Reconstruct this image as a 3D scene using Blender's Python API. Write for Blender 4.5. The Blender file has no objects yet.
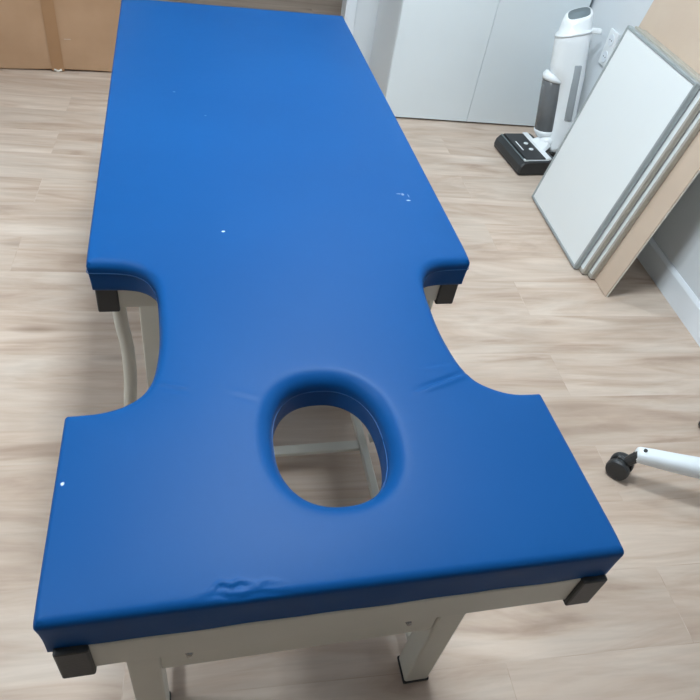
import bpy, bmesh, math, random
import numpy as np
from mathutils import Vector, Matrix, geometry
random.seed(7)
C = bpy.context.scene.collection
PI = math.pi
R_ = math.radians
TOP = 0.72            # height of the table's upholstered top

# ------------------------------------------------------------------ materials
def srgb(r, g, b):
    f = lambda c: (c/255/12.92) if c/255 <= .04045 else ((c/255+.055)/1.055)**2.4
    return (f(r), f(g), f(b), 1)

class N:
    """small node helper"""
    def __init__(s, name):
        s.m = bpy.data.materials.new(name); s.m.use_nodes = True
        s.t = s.m.node_tree; s.b = s.t.nodes['Principled BSDF']
    def n(s, typ, **kw):
        o = s.t.nodes.new(typ)
        for k, v in kw.items():
            if k in o.inputs: o.inputs[k].default_value = v
            else: setattr(o, k, v)
        return o
    def l(s, a, ao, b, bi): s.t.links.new(a.outputs[ao], b.inputs[bi])
    def coord(s, scale=(1, 1, 1), rot=(0, 0, 0), loc=(0, 0, 0)):
        c = s.n('ShaderNodeTexCoord'); m = s.n('ShaderNodeMapping')
        m.inputs['Scale'].default_value = scale; m.inputs['Rotation'].default_value = rot; m.inputs['Location'].default_value = loc
        s.l(c, 'Object', m, 'Vector'); return m
    def ramp(s, stops):
        r = s.n('ShaderNodeValToRGB'); e = r.color_ramp.elements
        while len(e) > 1: e.remove(e[-1])
        e[0].position = stops[0][0]; e[0].color = stops[0][1]
        for p, c in stops[1:]:
            k = e.new(p); k.color = c
        return r

def plain(name, col, rough=.5, metal=0, var=.04, scale=12, bump=0, bscale=200, spec=.5, coat=0):
    k = N(name); b = k.b
    b.inputs['Roughness'].default_value = rough; b.inputs['Metallic'].default_value = metal
    b.inputs['Specular IOR Level'].default_value = spec; b.inputs['Coat Weight'].default_value = coat
    m = k.coord(); t = k.n('ShaderNodeTexNoise', Scale=scale, Detail=4.0); k.l(m, 'Vector', t, 'Vector')
    lo = tuple(max(0, c*(1-var)) for c in col[:3])+(1,); hi = tuple(min(1, c*(1+var)) for c in col[:3])+(1,)
    r = k.ramp([(.3, lo), (.7, hi)]); k.l(t, 'Fac', r, 'Fac'); k.l(r, 'Color', b, 'Base Color')
    if bump:
        t2 = k.n('ShaderNodeTexNoise', Scale=bscale, Detail=2.0); k.l(m, 'Vector', t2, 'Vector')
        bp = k.n('ShaderNodeBump', Strength=bump, Distance=.002); k.l(t2, 'Fac', bp, 'Height'); k.l(bp, 'Normal', b, 'Normal')
    return k.m

def mat_floor():
    k = N('oak_laminate'); b = k.b
    rot = (0, 0, R_(-1.3))
    m = k.coord(rot=rot, loc=(.35, .055, 0))
    br = k.n('ShaderNodeTexBrick', Scale=1.0)
    br.inputs['Brick Width'].default_value = 1.28; br.inputs['Row Height'].default_value = .192
    br.inputs['Mortar Size'].default_value = .0012; br.inputs['Mortar Smooth'].default_value = .3
    br.inputs['Color1'].default_value = (0, 0, 0, 1); br.inputs['Color2'].default_value = (1, 1, 1, 1); br.inputs['Mortar'].default_value = (.5, .5, .5, 1)
    br.offset = .37; br.offset_frequency = 2
    k.l(m, 'Vector', br, 'Vector')
    # each plank gets its own stretch of grain
    add = k.n('ShaderNodeVectorMath', operation='MULTIPLY_ADD'); k.l(br, 'Color', add, 0)
    add.inputs[1].default_value = (7.3, 3.1, 5.7); k.l(m, 'Vector', add, 2)
    def grain(sx, sy, detail, dist=0.0, rough=.6):
        mp = k.n('ShaderNodeMapping'); mp.inputs['Scale'].default_value = (sx, sy, 1); k.l(add, 'Vector', mp, 'Vector')
        t = k.n('ShaderNodeTexNoise', Scale=1.0, Detail=detail, Distortion=dist, Roughness=rough); k.l(mp, 'Vector', t, 'Vector'); return t
    g1 = grain(1.7, 10, 5.0, 1.4, .52); g2 = grain(3.5, 42, 4.0, .8); g3 = grain(.9, 5.5, 3.0, .6)
    r1 = k.ramp([(.25, srgb(*F_DARK)), (.42, srgb(*F_MID)), (.6, srgb(*F_LIGHT)), (.8, srgb(*F_PALE))]); k.l(g1, 'Fac', r1, 'Fac')
    r2 = k.ramp([(.3, (.78, .77, .76, 1)), (.65, (1.04, 1.04, 1.04, 1))]); k.l(g2, 'Fac', r2, 'Fac')
    mx = k.n('ShaderNodeMix', data_type='RGBA', blend_type='MULTIPLY'); mx.inputs[0].default_value = .5
    k.l(r1, 'Color', mx, 6); k.l(r2, 'Color', mx, 7)
    r3 = k.ramp([(.3, (.9, .88, .87, 1)), (.7, (1.06, 1.05, 1.05, 1))]); k.l(g3, 'Fac', r3, 'Fac')
    mx2 = k.n('ShaderNodeMix', data_type='RGBA', blend_type='MULTIPLY'); mx2.inputs[0].default_value = 1
    k.l(mx, 2, mx2, 6); k.l(r3, 'Color', mx2, 7)
    rp = k.ramp([(0, (.965, .955, .95, 1)), (1, (1.025, 1.03, 1.035, 1))]); k.l(br, 'Color', rp, 'Fac')
    mx3 = k.n('ShaderNodeMix', data_type='RGBA', blend_type='MULTIPLY'); mx3.inputs[0].default_value = 1
    k.l(mx2, 2, mx3, 6); k.l(rp, 'Color', mx3, 7)
    # knots: sparse dark ovals drawn out along the grain
    mp = k.n('ShaderNodeMapping'); mp.inputs['Scale'].default_value = (1.7, 6.2, 1); k.l(add, 'Vector', mp, 'Vector')
    vo = k.n('ShaderNodeTexVoronoi', Scale=1.0, Randomness=1.0); k.l(mp, 'Vector', vo, 'Vector')
    rk = k.ramp([(0, (.5, .45, .42, 1)), (.06, (.68, .64, .62, 1)), (.15, (1, 1, 1, 1))]); k.l(vo, 'Distance', rk, 'Fac')
    mx4 = k.n('ShaderNodeMix', data_type='RGBA', blend_type='MULTIPLY'); mx4.inputs[0].default_value = .7
    k.l(mx3, 2, mx4, 6); k.l(rk, 'Color', mx4, 7)
    # fine dark joint between planks
    mx5 = k.n('ShaderNodeMix', data_type='RGBA'); jf = k.n('ShaderNodeMath', operation='MULTIPLY'); k.l(br, 'Fac', jf, 0); jf.inputs[1].default_value = .08; k.l(jf, 'Value', mx5, 0); k.l(mx4, 2, mx5, 6)
    mx5.inputs[7].default_value = srgb(158, 138, 124)
    k.l(mx5, 2, b, 'Base Color')
    b.inputs['Roughness'].default_value = .42; b.inputs['Specular IOR Level'].default_value = .35
    bp = k.n('ShaderNodeBump', Strength=.12, Distance=.001); k.l(g2, 'Fac', bp, 'Height'); k.l(bp, 'Normal', b, 'Normal')
    return k.m

def mat_vinyl():
    k = N('blue_vinyl'); b = k.b
    m = k.coord()
    t = k.n('ShaderNodeTexNoise', Scale=3.0, Detail=3.0); k.l(m, 'Vector', t, 'Vector')
    r = k.ramp([(.3, srgb(*BLUE_A)), (.7, srgb(*BLUE_B))]); k.l(t, 'Fac', r, 'Fac')
    # small pale marks on the cover
    prev = None
    wob = k.n('ShaderNodeTexNoise', Scale=240.0, Detail=2.0); k.l(m, 'Vector', wob, 'Vector')
    for (x, y, rx, ry, st) in SPECKS:
        mp = k.n('ShaderNodeMapping'); mp.inputs['Location'].default_value = (-x/rx, -y/ry, 0); mp.inputs['Scale'].default_value = (1/rx, 1/ry, 0)
        c = k.n('ShaderNodeTexCoord'); k.l(c, 'Object', mp, 'Vector')
        ln = k.n('ShaderNodeVectorMath', operation='LENGTH'); k.l(mp, 'Vector', ln, 0)
        a = k.n('ShaderNodeMath', operation='ADD'); k.l(ln, 'Value', a, 0)
        w = k.n('ShaderNodeMath', operation='MULTIPLY'); k.l(wob, 'Fac', w, 0); w.inputs[1].default_value = .9; k.l(w, 'Value', a, 1)
        q = k.n('ShaderNodeMapRange'); k.l(a, 'Value', q, 'Value')
        q.inputs['From Min'].default_value = 1.5; q.inputs['From Max'].default_value = .8; q.inputs['To Max'].default_value = st
        if prev is None: prev = q.outputs['Result']
        else:
            x2 = k.n('ShaderNodeMath', operation='MAXIMUM'); k.t.links.new(prev, x2.inputs[0]); k.l(q, 'Result', x2, 1); prev = x2.outputs['Value']
    mx = k.n('ShaderNodeMix', data_type='RGBA'); k.t.links.new(prev, mx.inputs[0]); k.l(r, 'Color', mx, 6); mx.inputs[7].default_value = srgb(220, 228, 235)
    k.l(mx, 2, b, 'Base Color')
    b.inputs['Roughness'].default_value = .46; b.inputs['Specular IOR Level'].default_value = .13
    t2 = k.n('ShaderNodeTexNoise', Scale=900.0, Detail=1.0); k.l(m, 'Vector', t2, 'Vector')
    t3 = k.n('ShaderNodeTexNoise', Scale=9.0, Detail=3.0); k.l(m, 'Vector', t3, 'Vector')
    b1 = k.n('ShaderNodeBump', Strength=.08, Distance=.0006); k.l(t2, 'Fac', b1, 'Height')
    b2 = k.n('ShaderNodeBump', Strength=.08, Distance=.006); k.l(t3, 'Fac', b2, 'Height'); k.l(b1, 'Normal', b2, 'Normal')
    k.l(b2, 'Normal', b, 'Normal')
    return k.m

def mat_card(name, a, bcol):
    k = N(name); b = k.b
    m = k.coord(scale=(1, 1, 1)); t = k.n('ShaderNodeTexNoise', Scale=5.0, Detail=5.0); k.l(m, 'Vector', t, 'Vector')
    r = k.ramp([(.3, srgb(*a)), (.7, srgb(*bcol))]); k.l(t, 'Fac', r, 'Fac'); k.l(r, 'Color', b, 'Base Color')
    w = k.n('ShaderNodeTexWave', Scale=60.0, bands_direction='Z'); k.l(m, 'Vector', w, 'Vector')
    bp = k.n('ShaderNodeBump', Strength=.05, Distance=.001); k.l(w, 'Fac', bp, 'Height'); k.l(bp, 'Normal', b, 'Normal')
    b.inputs['Roughness'].default_value = .8; b.inputs['Specular IOR Level'].default_value = .2
    return k.m

LAMP_A, FILL_B, FILL_C, FILL_H = 122, 88, 122, 20
def mat_emit(name, col, s):
    k = N(name); k.b.inputs['Base Color'].default_value = (.9, .9, .9, 1)
    k.b.inputs['Emission Color'].default_value = col; k.b.inputs['Emission Strength'].default_value = s
    return k.m

F_DARK, F_MID, F_LIGHT, F_PALE = (165, 143, 126), (190, 170, 153), (203, 187, 172), (212, 199, 186)
BLUE_A, BLUE_B = (8, 69, 126), (9, 72, 130)
SPECKS = [(-.117, .711, .0035, .003, .9), (-.343, .178, .0025, .0035, .95), (.262, .853, .007, .003, .2), (.270, .851, .004, .006, .25),
          (.282, .846, .002, .008, .18), (.277, .828, .006, .003, .55), (-.20, 1.30, .004, .004, .12), (-.13, 1.18, .003, .003, .12)]
M = dict(
    floor=mat_floor(), vinyl=mat_vinyl(),
    seam=plain('blue_vinyl_seam', srgb(11, 80, 138), .5),
    cream=plain('cream_painted_steel', srgb(206, 202, 190), .42, var=.03),
    black=plain('black_plastic', srgb(44, 46, 48), .45, var=.1, bump=.1, bscale=300),
    rubber=plain('black_rubber', srgb(34, 33, 32), .7),
    wall=plain('white_wall_paint', srgb(214, 219, 223), .85, var=.015, scale=3, bump=.05, bscale=120, spec=.2),
    ceil=plain('white_ceiling_paint', srgb(236, 236, 236), .9, var=.01, scale=3, spec=.2),
    trim=plain('white_trim_gloss', srgb(226, 232, 238), .35, var=.01),
    cab=plain('white_melamine', srgb(223, 231, 235), .4, var=.012, scale=4),
    cabside=plain('white_melamine_edge', srgb(216, 222, 226), .45, var=.012, scale=4),
    wpl=plain('white_plastic', srgb(232, 236, 238), .28, var=.01),
    smoke=plain('smoked_plastic_tank', srgb(104, 106, 108), .18, var=.08),
    disp=plain('grey_display', srgb(112, 124, 128), .3, var=.05),
    slot=plain('grey_grip_inlay', srgb(150, 156, 160), .45, var=.05),
    board=plain('white_board_surface', srgb(226, 231, 232), .32, var=.01, scale=3),
    alu=plain('grey_aluminium_frame', srgb(168, 176, 178), .4, metal=.35, var=.04),
    alud=plain('dull_grey_frame', srgb(172, 168, 158), .5, metal=.1, var=.05),
    back=plain('board_backing', srgb(186, 176, 160), .8),
    card=mat_card('brown_cardboard', (172, 138, 108), (184, 150, 120)),
    cardp=mat_card('pale_cardboard', (193, 173, 155), (199, 181, 163)),
    edge=plain('pale_cut_edge', srgb(222, 216, 204), .8),
    tape=plain('brown_packing_tape', srgb(160, 122, 88), .3, var=.03),
    white=plain('white_coated_steel', srgb(228, 234, 238), .35, var=.01),
    grey=plain('grey_upholstery', srgb(96, 100, 104), .85),
    steel=plain('chrome_steel', srgb(190, 190, 190), .25, metal=1),
    taupe=plain('dimming_taupe_wall', srgb(118, 106, 96), .85, var=.02, spec=.2),  # dark tone picked for the unseen front wall to dim the table's front
    hall=plain('hall_wall_paint', srgb(196, 196, 194), .85, var=.02, spec=.2),
    lamp=mat_emit('lamp_diffuser', (.87, .975, 1.04, 1), 1.0),
)

# ------------------------------------------------------------------ mesh helpers
def link(name, bm, m, parent=None, smooth=False, mats=None):
    me = bpy.data.meshes.new(name); bmesh.ops.recalc_face_normals(bm, faces=bm.faces); bm.to_mesh(me); bm.free()
    for x in (mats or [m]): me.materials.append(x)
    if smooth:
        for p in me.polygons: p.use_smooth = True
    o = bpy.data.objects.new(name, me); C.objects.link(o)
    if parent: o.parent = parent
    return o
def empty(name, label, cat, loc=(0, 0, 0), rz=0, group=None):
    o = bpy.data.objects.new(name, None); C.objects.link(o); o.location = loc; o.rotation_euler = (0, 0, rz)
    o.empty_display_size = .1
    return tag(o, label, cat, group)
def tag(o, label, cat, group=None):
    o['label'] = label; o['category'] = cat
    if group: o['group'] = group
    return o
def struct(o): o['kind'] = 'structure'; return o

def box(bm, c, s, mat=None, bev=0, seg=2):
    r = bmesh.ops.create_cube(bm, size=1); vs = r['verts']
    for v in vs:
        v.co = Vector((v.co.x*s[0]+c[0], v.co.y*s[1]+c[1], v.co.z*s[2]+c[2]))
    if bev:
        es = list({e for v in vs for e in v.link_edges})
        o = bmesh.ops.bevel(bm, geom=es, offset=bev, segments=seg, affect='EDGES', profile=.5)
        vs = list({v for f in o['faces'] for v in f.verts} | {v for v in vs if v.is_valid})
    if mat is not None:
        for v in vs: v.co = mat @ v.co
    return vs
def box1(c, s, bev=0, seg=2, mat=None):
    bm = bmesh.new(); box(bm, c, s, mat, bev, seg); return bm
def tube(bm, pts, r, n=16, caps=True):
    """sweep a circle; r may be a number or one per point"""
    pts = [Vector(p) for p in pts]; rs = r if isinstance(r, (list, tuple)) else [r]*len(pts)
    rings = []; up = None
    for i, p in enumerate(pts):
        t = (pts[min(i+1, len(pts)-1)]-pts[max(i-1, 0)]).normalized()
        if up is None: up = t.orthogonal().normalized()
        up = (up-t*up.dot(t)).normalized(); sd = t.cross(up)
        rings.append([bm.verts.new(p+rs[i]*(math.cos(2*PI*k/n)*up+math.sin(2*PI*k/n)*sd)) for k in range(n)])
    for a, b in zip(rings, rings[1:]):
        for k in range(n): bm.faces.new((a[k], a[(k+1) % n], b[(k+1) % n], b[k]))
    if caps: bm.faces.new(rings[0]); bm.faces.new(rings[-1])
def loft(bm, secs, closed=True, caps=True):
    rings = [[bm.verts.new(p) for p in s] for s in secs]; n = len(rings[0])
    for a, b in zip(rings, rings[1:]):
        for k in range(n): bm.faces.new((a[k], a[(k+1) % n], b[(k+1) % n], b[k]))
    if caps: bm.faces.new(rings[0]); bm.faces.new(rings[-1])
def sup(cx, cy, z, a, b, e=2.6, n=32, tilt=0.0, ty=0.0):
    """superellipse section, optionally tilted so that z rises along +x"""
    o = []
    for k in range(n):
        t = 2*PI*k/n; c, s = math.cos(t), math.sin(t)
        x = a*math.copysign(abs(c)**(2/e), c); y = b*math.copysign(abs(s)**(2/e), s)
        o.append((cx+x, cy+y, z+tilt*x+ty*y))
    return o
def prism(bm, poly, z0, z1):
    a = [bm.verts.new((x, y, z0)) for x, y in poly]; b = [bm.verts.new((x, y, z1)) for x, y in poly]; n = len(poly)
    for k in range(n): bm.faces.new((a[k], a[(k+1) % n], b[(k+1) % n], b[k]))
    bm.faces.new(a); bm.faces.new(b)
def wallseg(bm, p, q, t, z0, z1):
    """upright slab from p to q, thickness t to the left of the direction"""
    p, q = Vector(p), Vector(q); d = (q-p).normalized(); nrm = Vector((-d.y, d.x))*t
    prism(bm, [tuple(p), tuple(q), tuple(q+nrm), tuple(p+nrm)], z0, z1)

# ------------------------------------------------------------------ the room
# The room is square to the axes; the table and the camera stand a few degrees askew in it.
# Things are laid out in the table's own frame and turned by SKEW at the very end.
SKEW = math.atan(.075)
G = Matrix.Rotation(SKEW, 4, 'Z')
CEIL = 2.6
XL, YF, YH = -2.6, -2.2, 5.8
XB = (G @ Vector((1.607, 1.36, 0))).x             # front of the skirting on the right wall
XR = XB+.014                                     # right wall
YB = (G @ Vector((.8, 3.26, 0))).y               # back wall
bm = bmesh.new(); box(bm, (0, 1.6, -.05), (5.4, 8.6, .1)); struct(link('floor', bm, M['floor']))
bm = bmesh.new(); box(bm, (0, 1.6, CEIL+.05), (5.4, 8.6, .1)); struct(link('ceiling', bm, M['ceil']))
bm = bmesh.new(); wallseg(bm, (XR, YH), (XR, YF), .12, 0, CEIL)
struct(link('wall_right', bm, M['wall']))
DL, DR = -.66, .43                               # doorway in the back wall
bm = bmesh.new()
wallseg(bm, (DR, YB), (XR, YB), .12, 0, CEIL)
wallseg(bm, (XL, YB), (DL, YB), .12, 0, CEIL)
wallseg(bm, (DL, YB), (DR, YB), .12, 2.05, CEIL)
struct(link('wall_back', bm, M['wall']))
bm = bmesh.new(); wallseg(bm, (XL, YF), (XL, YH), .12, 0, CEIL); struct(link('wall_left', bm, M['wall']))
bm = bmesh.new(); wallseg(bm, (XR, YF), (XL, YF), .12, 0, CEIL); struct(link('wall_front', bm, M['taupe']))  # unseen wall behind the viewer, kept dark to cut bounce onto the table
bm = bmesh.new(); wallseg(bm, (XL, YH), (XR, YH), .12, 0, CEIL); struct(link('wall_hall', bm, M['hall']))
# door casing round the doorway
bm = bmesh.new()
for x, s in ((DL, -1), (DR, 1)):
    y = YB
    box(bm, (x-s*.006, y+.06, 1.025), (.014, .15, 2.05), bev=.003)
    box(bm, (x+s*.022, y-.006, 1.05), (.045, .014, 2.1), bev=.004)
box(bm, ((DL+DR)/2, YB-.006, 2.085), (DR-DL+.09, .014, .07), bev=.004)
struct(link('trim_1', bm, M['trim']))
# skirting boards with a rounded lip
def skirting(name, p, q, h=.105, t=.014):
    p, q = Vector(p), Vector(q); d = (q-p).normalized(); nr = Vector((d.y, -d.x))
    prof = [(0, 0), (t, 0), (t, h-.014), (t-.003, h-.008), (t-.006, h-.004), (t-.009, h), (0, h)]
    bm = bmesh.new(); secs = [[(c.x+nr.x*a, c.y+nr.y*a, z) for a, z in prof] for c in (p, q)]
    loft(bm, secs); return struct(link(name, bm, M['trim']))
skirting('baseboard_right', (XR, YB), (XR, YF))
skirting('baseboard_left', (XL, YF), (XL, YB))
skirting('baseboard_back_left', (XL, YB), (DL-.07, YB))

# ceiling lamps (out of the picture; one set by the table's shadow, three added fills)
def ceiling_lamp(x, y, sx, sy, power, label):
    t = empty('ceiling_light', label, 'ceiling light', (x, y, CEIL))
    bm = bmesh.new()
    for cx, cy, a, b in ((0, sy/2, sx+.03, .03), (0, -sy/2, sx+.03, .03), (sx/2, 0, .03, sy), (-sx/2, 0, .03, sy)):
        box(bm, (cx, cy, -.015), (a, b, .03), bev=.003)
    link('frame', bm, M['white'], t)
    m = M['lamp'].copy(); m.node_tree.nodes['Principled BSDF'].inputs['Emission Strength'].default_value = power
    link('diffuser', box1((0, 0, -.012), (sx-.03, sy-.03, .012)), m, t)
    return t
ceiling_lamp(.12, 1.07, .40, .40, LAMP_A, 'white ceiling panel light above the middle of the massage table')
ceiling_lamp(.50, 2.15, .30, .30, FILL_B, 'added unseen ceiling panel light past the foot of the massage table, brightening the cabinet')  # added lamp to brighten the cabinet and the far walls
ceiling_lamp(-1.35, .45, .30, .30, FILL_C, 'added unseen ceiling panel light left of the massage table, brightening the open floor')  # added lamp to lift the left floor and the near pad
ceiling_lamp(.35, 4.7, .3, .3, FILL_H, 'small added unseen ceiling panel light brightening the floor beyond the doorway')  # added lamp so the floor past the doorway is not too dark

# ------------------------------------------------------------------ massage table
table = empty('massage_table', 'blue padded massage table with a face hole and notched armrests on a cream steel frame', 'massage table', (0, 0, 0))

def catmull(P, step=.005):
    P = [np.array(p, float) for p in P]; out = []
    for i in range(len(P)-1):
        a = P[max(i-1, 0)]; b = P[i]; c = P[i+1]; d = P[min(i+2, len(P)-1)]
        n = max(2, int(np.linalg.norm(c-b)/step))
        for k in range(n):
            t = k/n
            out.append(.5*((2*b)+(-a+c)*t+(2*a-5*b+4*c-d)*t*t+(-a+3*b-3*c+d)*t**3))
    out.append(P[-1]); return out
def arc(cx, cy, r, a0, a1, n=6): return [np.array((cx+r*math.cos(R_(a0+(a1-a0)*k/n)), cy+r*math.sin(R_(a0+(a1-a0)*k/n)))) for k in range(n+1)]
def line(a, b, step=.005):
    a, b = np.array(a, float), np.array(b, float); n = max(2, int(np.linalg.norm(b-a)/step)); return [a+(b-a)*k/n for k in range(n+1)]
LEN = 1.962; HW = .3515; rc = .005
Y0 = .002
def half():
    P = line((0, Y0), (HW-rc, Y0)) + arc(HW-rc, Y0+rc, rc, -90, 0) + line((HW, Y0+rc), (HW, .279-rc)) + arc(HW-rc, .279-rc, rc, 0, 90)
    P += catmull([(HW-rc, .279), (.316, .280), (.294, .285), (.274, .296), (.256, .314), (.244, .338), (.236, .37), (.230, .43), (.231, .50), (.235, .548), (.246, .583), (.266, .606), (.296, .617), (HW-rc, .620)])
    P += arc(HW-rc, .620+rc, rc, -90, 0) + line((HW, .62+rc), (HW, LEN-rc), .008) + arc(HW-rc, LEN-rc, rc, 0, 90) + line((HW-rc, LEN), (0, LEN), .008)
    return P
def dedupe(P):
    o = [P[0]]
    for p in P[1:]:
        if np.linalg.norm(p-o[-1]) > 5e-4: o.append(p)
    if np.linalg.norm(o[0]-o[-1]) < 5e-4: o.pop()
    return np.array(o)
Hf = half(); Hf = [np.array((p[0]*(1+.014*max(0, 1-p[1]/.28)), p[1])) for p in Hf]      # the head end is a touch wider
outer = dedupe(Hf + [np.array((-p[0], p[1])) for p in reversed(Hf)])     # counter-clockwise
lm = (outer[:, 0] < -.2)
outer[lm, 1] += .010*np.exp(-((outer[lm, 1]-.285)/.045)**2)
HC = (.0035, .225)
hole = np.array([(HC[0]+.0805*math.copysign(abs(math.cos(t))**(2/2.35), math.cos(t)), HC[1]+.105*math.copysign(abs(math.sin(t))**(2/2.35), math.sin(t))) for t in np.linspace(0, -2*PI, 140, endpoint=False)])
def normals(P):      # inward (to the left of travel)
    d = np.roll(P, -1, 0)-np.roll(P, 1, 0); d /= np.linalg.norm(d, axis=1)[:, None]; return np.stack([-d[:, 1], d[:, 0]], 1)
def radii(P, ishole):
    if ishole: return np.full(len(P), .026)
    r = np.full(len(P), .006)
    m = (P[:, 1] > .30) & (P[:, 1] < .615) & (np.abs(P[:, 0]) < .335); r[m] = .013
    m = (P[:, 1] > .56) & (P[:, 1] < .625); r[m] = .016
    r[P[:, 1] < .01] = .011
    for _ in range(12): r = (np.roll(r, 1)+r+np.roll(r, -1))/3
    return r
nO, nH = normals(outer), normals(hole); rO, rH = radii(outer, False), radii(hole, True)
B = np.concatenate([outer, hole]); BR = np.concatenate([rO, rH])
def inside(Q):
    res = np.zeros(len(Q), bool)
    for P in (outer, hole):
        x1, y1 = P[:, 0], P[:, 1]; x2, y2 = np.roll(x1, -1), np.roll(y1, -1)
        for i in range(0, len(Q), 4000):
            q = Q[i:i+4000]; X, Y = q[:, :1], q[:, 1:]
            c = ((y1 > Y) != (y2 > Y)) & (X < (x2-x1)*(Y-y1)/(y2-y1+1e-12)+x1)
            res[i:i+4000] ^= (c.sum(1) % 2 == 1)
    return res
SEG = [(P, np.roll(P, -1, 0), r, np.roll(r, -1)) for P, r in ((outer, rO), (hole, rH))]
SA = np.concatenate([s[0] for s in SEG]); SB = np.concatenate([s[1] for s in SEG]); RA = np.concatenate([s[2] for s in SEG])
def sdist(Q):
    D = np.zeros(len(Q)); Rr = np.zeros(len(Q)); ab = SB-SA; L2 = (ab**2).sum(1)
    for i in range(0, len(Q), 1500):
        q = Q[i:i+1500]; ap = q[:, None]-SA[None]; t = np.clip((ap*ab).sum(2)/L2, 0, 1)
        d = np.linalg.norm(ap-t[..., None]*ab, axis=2); j = d.argmin(1)
        D[i:i+1500] = d[np.arange(len(q)), j]; Rr[i:i+1500] = RA[j]
    return D, Rr
pts = []
for P, nr, rr in ((outer, nO, rO), (hole, nH, rH)):
    for fr in (.03, .1, .22, .38, .58, .8, 1.05):
        q = P+nr*(rr*fr)[:, None]; d, _ = sdist(q); ok = (np.abs(d-rr*fr) < .0006) & inside(q); pts.append(q[ok])
def grid(x0, x1, y0, y1, s):
    X, Y = np.meshgrid(np.arange(x0, x1, s), np.arange(y0, y1, s)); q = np.stack([X.ravel(), Y.ravel()], 1)
    return q+np.random.RandomState(3).uniform(-.12, .12, q.shape)*s
def keep(q):
    q = q[inside(q)]; d, r = sdist(q); return q[d > r*1.1+.002]
fine = [(-.24, -.03, .010, .050), (.12, .235, .28, .385), (-.235, -.08, .28, .36)]
g = keep(grid(-.36, .36, Y0, LEN, .011))
for (a, b, c, d) in fine: g = g[~((g[:, 0] > a) & (g[:, 0] < b) & (g[:, 1] > c) & (g[:, 1] < d))]
pts.append(g)
for (a, b, c, d) in fine: pts.append(keep(grid(a, b, c, d, .0027)))
Q = np.concatenate([B]+pts)
nb = len(B); no = len(outer)
edges = [(i, (i+1) % no) for i in range(no)] + [(no+i, no+(i+1) % len(hole)) for i in range(len(hole))]
vo, _, fo, ov, _, _ = geometry.delaunay_2d_cdt([Vector(q) for q in Q], edges, [], 0, 1e-6)
V = np.array([(v.x, v.y) for v in vo])
F = np.array([f for f in fo]); F = F[inside(V[F].mean(1))]
D, RR = sdist(V)
D[[i for i, o in enumerate(ov) if any(k < nb for k in o)]] = 0
Z = np.where(D < RR, -RR*(1-np.sqrt(np.clip(1-((RR-D)/RR)**2, 0, 1))), 0)
Z += .0035*(1-np.exp(-D/.035))-.0035
def ridge(path, amp, w):
    P = np.array(path); P[:, 1] += .006*(P[:, 1] < .05); best = np.full(len(V), 9.); side = np.zeros(len(V)); tt = np.zeros(len(V))
    for i in range(len(P)-1):
        ab = P[i+1]-P[i]; ap = V-P[i]; t = np.clip((ap@ab)/(ab@ab), 0, 1); d = np.linalg.norm(ap-t[:, None]*ab, axis=1)
        s = np.sign(ab[0]*ap[:, 1]-ab[1]*ap[:, 0]); m = d < best; best[m] = d[m]; side[m] = s[m]; tt[m] = (i+t[m])/(len(P)-1)
    sd = best*side/w
    return amp*(np.exp(-((sd-.9))**2)-1.2*np.exp(-(sd+.4)**2*1.6))*np.sin(np.clip(tt, .02, .98)*PI)**.5
for path, amp, w in (([(-.169, .012), (-.160, .017), (-.149, .013), (-.140, .016), (-.127, .013)], .0021, .003),
                     ([(-.182, .006), (-.165, .008), (-.154, .0045), (-.138, .008)], .0021, .0028),
                     ([(-.150, .002), (-.135, .003), (-.121, .005), (-.086, .002)], .0018, .0028),
                     ([(-.125, .010), (-.11, .012), (-.09, .008)], .0014, .003),
                     ([(.242, .330), (.205, .315), (.150, .296)], .0026, .0055),
                     ([(.232, .352), (.20, .345), (.17, .342)], .0008, .005),
                     ([(-.232, .335), (-.19, .318)], .0010, .005), ([(-.132, .311), (-.09, .293)], .0005, .006)):
    Z += ridge(path, amp, w)
T = .064
bm = bmesh.new()
bv = [bm.verts.new((V[i, 0], V[i, 1], TOP+Z[i])) for i in range(len(V))]
for f in F:
    try: bm.faces.new([bv[i] for i in f])
    except ValueError: pass
orig = {}
for i, o in enumerate(ov):
    for k in o:
        if k < nb: orig[k] = i
low = {}
for base, P, nr, rr, ish in ((0, outer, nO, rO, 0), (no, hole, nH, rH, 1)):
    n = len(P); prev = [bv[orig[base+i]] for i in range(n)]
    for f_ in (.2, .4, .6, .8, .93, 1.0):
        ring = []
        for i in range(n):
            z0 = Z[orig[base+i]]; z = z0+(-(T+.011*max(0, 1-P[i][1]/.3))-z0)*f_
            out = -.009*f_*abs(nr[i][0]) if not ish else .002*f_
            if f_ == 1.0: out -= .003
            x, y = P[i]-nr[i]*out; wv = .0012*math.sin(i*.21)*math.sin(i*.077+1)*math.sin(PI*f_)
            ring.append(bm.verts.new((x-nr[i][0]*wv, y-nr[i][1]*wv, TOP+z)))
        for i in range(n):
            bm.faces.new((prev[i], prev[(i+1) % n], ring[(i+1) % n], ring[i]))
        prev = ring
    for i in range(n): low[base+i] = prev[i]
vo2, _, fo2, ov2, _, _ = geometry.delaunay_2d_cdt([Vector(q) for q in B], edges, [], 0, 1e-6)
V2 = np.array([(v.x, v.y) for v in vo2]); F2 = np.array([f for f in fo2]); F2 = F2[inside(V2[F2].mean(1))]
for f in F2:
    try: bm.faces.new([low[ov2[i][0]] for i in reversed(f)])
    except ValueError: pass
pad = link('pad', bm, M['vinyl'], table, smooth=True)
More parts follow.
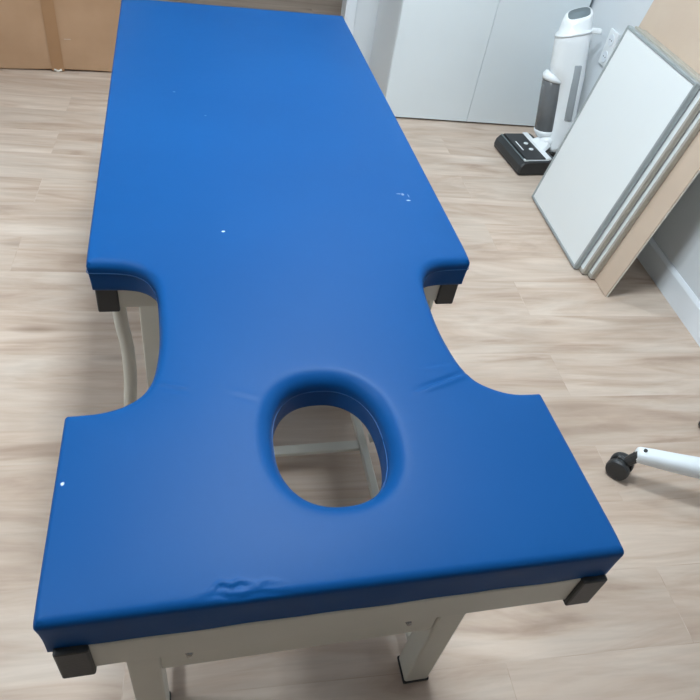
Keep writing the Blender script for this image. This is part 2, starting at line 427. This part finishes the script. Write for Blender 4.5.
# stitched seams just below the rim
bm = bmesh.new()
def seamline(P, nr, z, off, idx): tube(bm, [(P[i][0]-nr[i][0]*off, P[i][1]-nr[i][1]*off, TOP+z) for i in idx], .0008, 6)
seamline(hole, nH, -.030, .0002, list(range(0, 140, 2))+[0])
ii = [i for i in range(no) if .29 < outer[i][1] < .66 and outer[i][0] > 0]; seamline(outer, nO, -.024, .0006, ii)
ii = [i for i in range(no) if .29 < outer[i][1] < .66 and outer[i][0] < 0]; seamline(outer, nO, -.024, .0006, ii)
link('seam', bm, M['seam'], pad, smooth=True)

# steel under-frame
FT, FB = TOP-T, TOP-.114
def fr(name, x0, x1, y0, y1, z0, z1, m='cream', parent=table, bev=.003):
    return link(name, box1(((x0+x1)/2, (y0+y1)/2, (z0+z1)/2), (x1-x0, y1-y0, z1-z0), bev), M[m], parent)
for y0, dz in ((.000, .012), (.632, 0), (LEN-.044, 0)): fr('cross_rail', -.312, .315, y0, y0+.04, FB-dz, FT)
for s in (-1, 1):
    x = s*.328
    fr('side_rail', x-.016, x+.016, .632+.04, LEN-.05, FB, FT)
    fr('head_rail', s*.20-.016, s*.20+.016, .044, .632, FB, FT)
for s in (-1, 1):
    for y0, dz in ((-.006, .013), (.628, 0), (LEN-.046, 0)):
        bm = bmesh.new(); box(bm, ((.333 if s > 0 and dz else s*.326), y0+.024, (FT+FB)/2-.003-dz/2), (.038, .048, FT-FB+.008+dz), bev=.003)
        link('corner_cap', bm, M['black'], table)
LEGX = .251
for y0, xl, xq in ((.105, -.277, LEGX), (.87, -.271, .271), (LEN-.16, -.271, .271)):
    for lx in (xl, xq):
        lg = fr('leg', lx-.026, lx+.026, y0, y0+.052, .006, FB, bev=.004)
        link('rubber_foot', box1((lx, y0+.026, .005), (.056, .056, .010), .002), M['rubber'], lg)
fr('leg_apron', -.252, LEGX-.026, .109, .134, .262, .372)
fr('leg_apron', -.246, .246, LEN-.14, LEN-.112, .26, .355)
for x in (-.205, .168):
    bm = bmesh.new(); tube(bm, [(x, .110, .322), (x, .104, .322)], .0065, 6); tube(bm, [(x, .104, .322), (x, .101, .322)], .0045, 10)
    link('bolt', bm, M['steel'], table)
for x in (-.268, .243): fr('lower_rail', x-.010, x+.010, .157, LEN-.16, .070, .090)
fr('lower_crossbar', -.258, .233, .655, .683, .074, .086)
for s in (-1, 1):
    bm = bmesh.new()
    P = catmull([(s*.316, .685, FB+.004), (s*.315, .686, .52), (s*.310, .686, .45), (s*.312, .684, .36), (s*.320, .682, .27), (s*.318, .68, .16), (s*.300, .68, .11), (s*.26, .68, .095)], .012)
    tube(bm, [tuple(q) for q in P], .0135, 16); link('bent_tube', bm, M['cream'], table, smooth=True)

# ------------------------------------------------------------------ storage cabinet
cab = empty('storage_cabinet', 'tall white two-door cabinet standing against the back wall', 'cabinet', (.802, 2.752, 0), R_(-2.6))
W_, DP, HT = .902, .44, 1.95
bm = bmesh.new(); box(bm, (.009, .02+DP/2, .004+(HT-.004)/2), (.018, DP, HT-.004), bev=.0015); link('side_panel', bm, M['cabside'], cab)
bm = bmesh.new(); box(bm, (W_-.009, .02+DP/2, .004+(HT-.004)/2), (.018, DP, HT-.004), bev=.0015); link('side_panel', bm, M['cabside'], cab)
link('top_panel', box1((W_/2, .02+DP/2, HT-.009), (W_-.037, DP, .018), .001), M['cab'], cab)
link('bottom_panel', box1((W_/2, .02+DP/2, .055), (W_-.037, DP, .018), .001), M['cab'], cab)
link('plinth', box1((W_/2, .06, .0225), (W_-.04, .018, .045)), M['cabside'], cab)
for k in range(2):
    w = W_/2-.002
    link('door', box1((k*W_/2+W_/4, .009, .008+(HT-.010)/2), (w, .018, HT-.012), .0018), M['cab'], cab)

# ------------------------------------------------------------------ cardboard carton
cb = empty('cardboard_box', 'brown cardboard carton with tape down its middle, standing left of the table', 'box', (-.76, 3.09, 0), R_(3.5))
bw, bd, bh = .68, .11, .78
bm = bmesh.new(); box(bm, (0, bd/2, .006+bh/2), (bw, bd, bh), bev=.006, seg=3)
bmesh.ops.subdivide_edges(bm, edges=[e for e in bm.edges if e.calc_length() > .1], cuts=8, use_grid_fill=True)
for v in bm.verts:
    if v.co.y < .02: v.co.y += .003*math.sin(v.co.x*9)*math.sin(v.co.z*7)
    if v.co.z < .05: v.co.z += .003*math.sin(v.co.x*11+1)
link('carton_body', bm, M['card'], cb, smooth=False)
bm = bmesh.new(); box(bm, (.0, -.0035, .40), (.056, .001, .79)); box(bm, (.0, .05, .0022), (.056, .10, .0012)); link('tape', bm, M['tape'], cb)
bm = bmesh.new(); tube(bm, [(-.018, -.004, .010), (.0, -.006, .004), (.016, -.004, .009)], .005, 8); link('tape_end', bm, M['edge'], cb, smooth=True)
link('scuff', box1((.062, -.0036, .155), (.030, .0008, .003), .0003), M['cardp'], cb)

# ------------------------------------------------------------------ framed boards and the tall cardboard sheet leaning on the right wall
TILT = R_(80.5)
ub = Vector((.07, .9975, 0)).normalized(); up = (Vector((ub.y, -ub.x, 0))*math.cos(TILT)+Vector((0, 0, 1))*math.sin(TILT)).normalized(); nn = ub.cross(up).normalized()
if nn.x > 0: nn = -nn                      # faces into the room
def leanmat(o):  # local x = along bottom edge (away), y = up the board, z = out of its face
    return Matrix(((ub.x, up.x, nn.x, o[0]), (ub.y, up.y, nn.y, o[1]), (ub.z, up.z, nn.z, o[2]), (0, 0, 0, 1)))
def framed_board(o, w, h, t, fw, label, fm, group):
    r = empty('framed_whiteboard', label, 'whiteboard', (0, 0, 0), group=group); r.matrix_world = leanmat(o)
    link('panel', box1((w/2, h/2, -t/2-.001), (w-fw, h-fw, t-.005), .0005), M['board'], r)
    bm = bmesh.new()
    for c, s in (((fw/2, h/2, -t/2), (fw, h, t)), ((w-fw/2, h/2, -t/2), (fw, h, t)), ((w/2, fw/2, -t/2), (w-2*fw, fw, t)), ((w/2, h-fw/2, -t/2), (w-2*fw, fw, t))):
        box(bm, c, s, bev=.0025)
    link('frame', bm, M[fm], r)
    link('backing', box1((w/2, h/2, -t+.0012), (w-2*fw, h-2*fw, .0016)), M['back'], r)
    return r
tk = .022
o0 = Vector((1.289, 1.496, 0))+Vector((0, 0, .003+tk*math.cos(TILT)))
framed_board(o0, .525, .757, tk, .011, 'grey-framed whiteboard in front of the leaning stack, beside the vacuum', 'alu', 'whiteboards leaning on the right wall')
o1 = o0 - nn*(tk+.0012) - ub*.034 ; o1.z = .003+tk*math.cos(TILT)
framed_board(o1, .545, .760, tk, .012, 'grey-framed board in the middle, right behind the front whiteboard', 'alud', 'whiteboards leaning on the right wall')
o2 = o1 - nn*(tk+.0012) - ub*.028; o2.z = .003+tk*math.cos(TILT)
framed_board(o2, .56, .755, tk, .012, 'rearmost grey-framed board, between the other boards and the cardboard sheet', 'alud', 'whiteboards leaning on the right wall')
o3 = o2 - nn*(tk+.0012) - ub*.10; o3.z = .002+.008*math.cos(TILT)
hs = (XB-.012-(G @ o3).x)/math.cos(TILT)
sh = empty('cardboard_sheet', 'tall pale cardboard sheet leaning on the right wall behind the whiteboards', 'cardboard'); sh.matrix_world = leanmat(o3)
link('face', box1((.36, hs/2, -.002), (.72, hs, .004)), M['cardp'], sh)
link('cut_edge', box1((.36, hs/2, -.0068), (.723, hs+.001, .0055), .0008), M['edge'], sh)

# ------------------------------------------------------------------ wet and dry vacuum
vac = empty('upright_vacuum', 'white upright floor washer with a smoked tank and black floor head, between cabinet and whiteboards', 'vacuum cleaner', (1.412, 2.355, 0), R_(4))
# local: -x is its front, head 0.28 along y
hd = bmesh.new()
secs = []
prof = [(-.085, .006), (-.090, .022), (-.086, .048), (-.070, .066), (-.045, .072), (.095, .074), (.115, .062), (.118, .02), (.115, .006)]
for y, sc in ((-.142, .93), (-.136, .985), (-.128, 1), (.128, 1), (.136, .985), (.142, .93)):
    secs.append([(x*sc, y, .006+(z-.006)*sc) for x, z in prof])
loft(hd, secs); link('floor_head', hd, M['black'], vac)
link('roller_lip', box1((-.066, 0, .071), (.006, .262, .004), .001), M['disp'], vac)
link('top_cover', box1((-.005, 0, .076), (.105, .25, .006), .002), M['black'], vac)
bm = bmesh.new(); box(bm, (.060, 0, .078), (.028, .262, .010), bev=.003)
box(bm, (.0, -.131, .073), (.125, .004, .008), bev=.0015); loft(bm, [[(.05, -.06, .079), (.05, .06, .079), (.074, .06, .079), (.074, -.06, .079)], [(.10, -.028, .105), (.10, .05, .105), (.12, .05, .095), (.12, -.028, .095)]]); box(bm, (-.064, -.124, .072), (.010, .016, .008), bev=.002)
link('white_trim', bm, M['wpl'], vac)
for y in (-.035, .022):
    bm = bmesh.new(); loft(bm, [sup(.012, y, .078, .012, .010, 2, 20), sup(.012, y, .082, .011, .009, 2, 20)]); link('button', bm, M['wpl'], vac)
link('vent_slit', box1((-.034, .0, .0795), (.006, .085, .002), .0008), M['wpl'], vac)
# leaning body: local z is its axis
body = bpy.data.objects.new('body', None)
bmx = Matrix.Translation((.165, .03, .055)) @ Matrix.Diagonal((1.06, 1.12, .93, 1))
ax = Vector((VX, VY, 1)).normalized() if 'VX' in globals() else Vector((-.05, .20, 1)).normalized()
rot = Vector((0, 0, 1)).rotation_difference(ax).to_matrix().to_4x4() @ Matrix.Rotation(R_(-22), 4, 'Z')
bmx = bmx @ rot
def vlink(name, bm, m, parent, smooth=True):
    for v in bm.verts: v.co = bmx @ v.co
    return link(name, bm, m, parent, smooth)
bm = bmesh.new()
loft(bm, [sup(.0, 0, -.005, .030, .060), sup(.0, 0, .02, .045, .056), sup(.005, 0, .05, .060, .050), sup(.02, 0, .075, .062, .050), sup(.028, 0, .10, .056, .052),
          sup(.028, 0, .24, .054, .055), sup(.026, 0, .33, .058, .057), sup(.012, 0, .352, .074, .058), sup(.010, 0, .40, .074, .058), sup(.008, 0, .50, .072, .056), sup(.008, 0, .545, .071, .055, tilt=.25),
          sup(.010, 0, .552, .067, .051, tilt=.27), sup(.014, 0, .60, .060, .045, tilt=.30, ty=.25), sup(.016, 0, .622, .056, .042, tilt=.32, ty=.42), sup(.017, 0, .628, .052, .038, tilt=.33, ty=.48)])
mainb = vlink('body', bm, M['wpl'], vac)
bm = bmesh.new(); loft(bm, [sup(.008, 0, .540, .0735, .0575, tilt=.25), sup(.008, 0, .547, .0745, .0585, tilt=.25), sup(.009, 0, .554, .072, .056, tilt=.25)]); vlink('collar', bm, M['wpl'], mainb)
bm = bmesh.new(); loft(bm, [sup(.017, 0, .6275, .044, .030, 3, tilt=.33, ty=.48), sup(.017, 0, .6315, .043, .029, 3, tilt=.33, ty=.48)]); vlink('display', bm, M['disp'], mainb)
bm = bmesh.new(); loft(bm, [sup(-.040, 0, .085, .042, .044, 2.1), sup(-.042, 0, .09, .046, .048, 2.1), sup(-.042, 0, .325, .046, .048, 2.1), sup(-.041, 0, .33, .043, .045, 2.1)]); vlink('tank', bm, M['smoke'], mainb)
bm = bmesh.new(); loft(bm, [sup(-.040, 0, .326, .050, .052, 2.1, tilt=-.15), sup(-.040, 0, .340, .050, .052, 2.1, tilt=-.3), sup(-.034, 0, .352, .042, .048, 2.1, tilt=-.5)]); vlink('tank_cap', bm, M['wpl'], mainb)
bm = bmesh.new(); loft(bm, [sup(-.036, 0, .055, .040, .042, 2.1), sup(-.040, 0, .075, .048, .050, 2.1), sup(-.040, 0, .090, .050, .052, 2.1)]); vlink('tank_cup', bm, M['wpl'], mainb)
bm = bmesh.new(); box(bm, (.040, -.053, .285), (.032, .010, .26), bev=.004); vlink('grip_inlay', bm, M['slot'], mainb)
bm = bmesh.new(); box(bm, (.090, -.01, .562), (.055, .03, .024), bev=.005); vlink('hook', bm, M['wpl'], mainb)
# swivel neck joining head and body
bm = bmesh.new(); tube(bm, [(.09, .005, .085), (.13, .02, .092), (.16, .03, .105)], [.026, .030, .034], 16); link('neck', bm, M['wpl'], vac, smooth=True)
for y in (-.04, .07):
    bm = bmesh.new(); tube(bm, [(.145, y, .032), (.145, y+.02, .032)], .0315, 20); link('wheel', bm, M['rubber'], vac)

# ------------------------------------------------------------------ swivel stool, only its star base shows
HUB = Vector((1.242, .431, 0))
ch = empty('swivel_chair', 'swivel chair cut off by the right edge, showing its white base arm and black castors', 'chair', HUB)
RB = .284; a0 = math.atan2(.555-HUB.y, .985-HUB.x)
for k in range(4):
    a = a0-R_(90)*k; rm = Matrix.Rotation(a, 4, 'Z')
    bm = bmesh.new(); secs = []
    for r, z, w, h in ((.02, .158, .058, .058), (.10, .148, .054, .053), (.18, .136, .049, .048), (.24, .129, .045, .043), (.272, .124, .042, .040), (.280, .121, .034, .032)):
        secs.append([(r, w/2*math.copysign(abs(math.cos(t))**.7, math.cos(t)), z-h/2+h/2*math.copysign(abs(math.sin(t))**.7, math.sin(t))) for t in [2*PI*q/20 for q in range(20)]])
    loft(bm, secs)
    for v in bm.verts: v.co = rm @ v.co
    arm = link('base_arm', bm, M['white'], ch, smooth=True)
    bm = bmesh.new(); tube(bm, [(.264, 0, .124), (.264, 0, .1295)], .005, 12)
    for v in bm.verts: v.co = rm @ v.co
    link('screw', bm, M['black'], arm)
    # twin-wheel castor, trailing
    sw = rm @ Matrix.Translation((RB-.002, 0, 0)) @ Matrix.Rotation([R_(-26), R_(-28), R_(180), R_(150)][k], 4, 'Z')
    bm = bmesh.new(); tube(bm, [(0, 0, .050), (0, 0, .105)], .007, 10); box(bm, (.012, 0, .058), (.040, .016, .022), bev=.006)
    tube(bm, [(.004, 0, .066), (-.004, 0, .088), (-.012, 0, .108)], [.014, .015, .014], 12)
    for v in bm.verts: v.co = sw @ v.co
    cst = link('castor', bm, M['black'], ch)
    for s in (-1, 1):
        bm = bmesh.new(); prof = [(.004, .010), (.006, .030), (.010, .0325), (.021, .0325), (.026, .0305), (.028, .023), (.028, .004)]
        loft(bm, [[(.014+rr*math.cos(2*PI*q/28), s*yy, .033+rr*math.sin(2*PI*q/28)) for q in range(28)] for yy, rr in prof])
        for v in bm.verts: v.co = sw @ v.co
        link('wheel', bm, M['black'], cst)
bm = bmesh.new(); tube(bm, [(0, 0, .095), (0, 0, .17)], .042, 24); link('hub', bm, M['white'], ch)
bm = bmesh.new(); tube(bm, [(0, 0, .165), (0, 0, .42)], .022, 20); link('gas_column', bm, M['steel'], ch)
bm = bmesh.new(); loft(bm, [sup(0, 0, .42, .15, .15, 2.2, 40), sup(0, 0, .43, .185, .185, 2.2, 40), sup(0, 0, .47, .195, .195, 2.2, 40), sup(0, 0, .49, .17, .17, 2.2, 40)]); link('seat', bm, M['grey'], ch, smooth=True)

# ------------------------------------------------------------------ wall socket
so = empty('wall_socket', 'white double wall socket on the right wall beside the vacuum', 'socket', G.inverted() @ Vector((XR, 2.545, .525)), -SKEW)
link('plate', box1((-.005, 0, .0), (.010, .085, .15), .003), M['wpl'], so)
for z in (.036, -.036):
    bm = bmesh.new(); tube(bm, [(-.008, 0, z), (-.013, 0, z)], .024, 24); link('socket_ring', bm, M['trim'], so)
    bm = bmesh.new()
    for y in (-.009, .009): tube(bm, [(-.0125, y, z), (-.0135, y, z)], .003, 8)
    link('pin_holes', bm, M['rubber'], so)

# turn everything that is not the room itself
for o in list(C.objects):
    if o.parent is None and o.get('kind') != 'structure': o.matrix_world = G @ o.matrix_basis
# ------------------------------------------------------------------ camera
Rc = ((0.9713564059586166, -0.19303467677866343, 0.13857974658699665), (-0.03841540480576931, -0.703073574698327, -0.7100787317153817), (0.23450157627778995, 0.6844159277236855, -0.690350525893447))
cd = bpy.data.cameras.new('camera'); co = bpy.data.objects.new('camera', cd); C.objects.link(co)
x, y, z = Vector(Rc[0]), -Vector(Rc[1]), -Vector(Rc[2])
co.matrix_world = G @ Matrix(((x.x, y.x, z.x, -.18251754), (x.y, y.y, z.y, -.32553973), (x.z, y.z, z.z, .71869874+TOP), (0, 0, 0, 1)))
cd.sensor_width = 36; cd.lens = 36*655.809/700; cd.clip_start = .02
sc = bpy.context.scene; sc.camera = co
w = bpy.data.worlds.new('world'); sc.world = w; w.use_nodes = True
w.node_tree.nodes['Background'].inputs['Color'].default_value = (.8, .88, 1, 1); w.node_tree.nodes['Background'].inputs['Strength'].default_value = .2
vs = sc.view_settings; vs.view_transform = 'Standard'; vs.look = 'None'; vs.gamma = 1; vs.use_curve_mapping = False
vs.exposure = 0.08
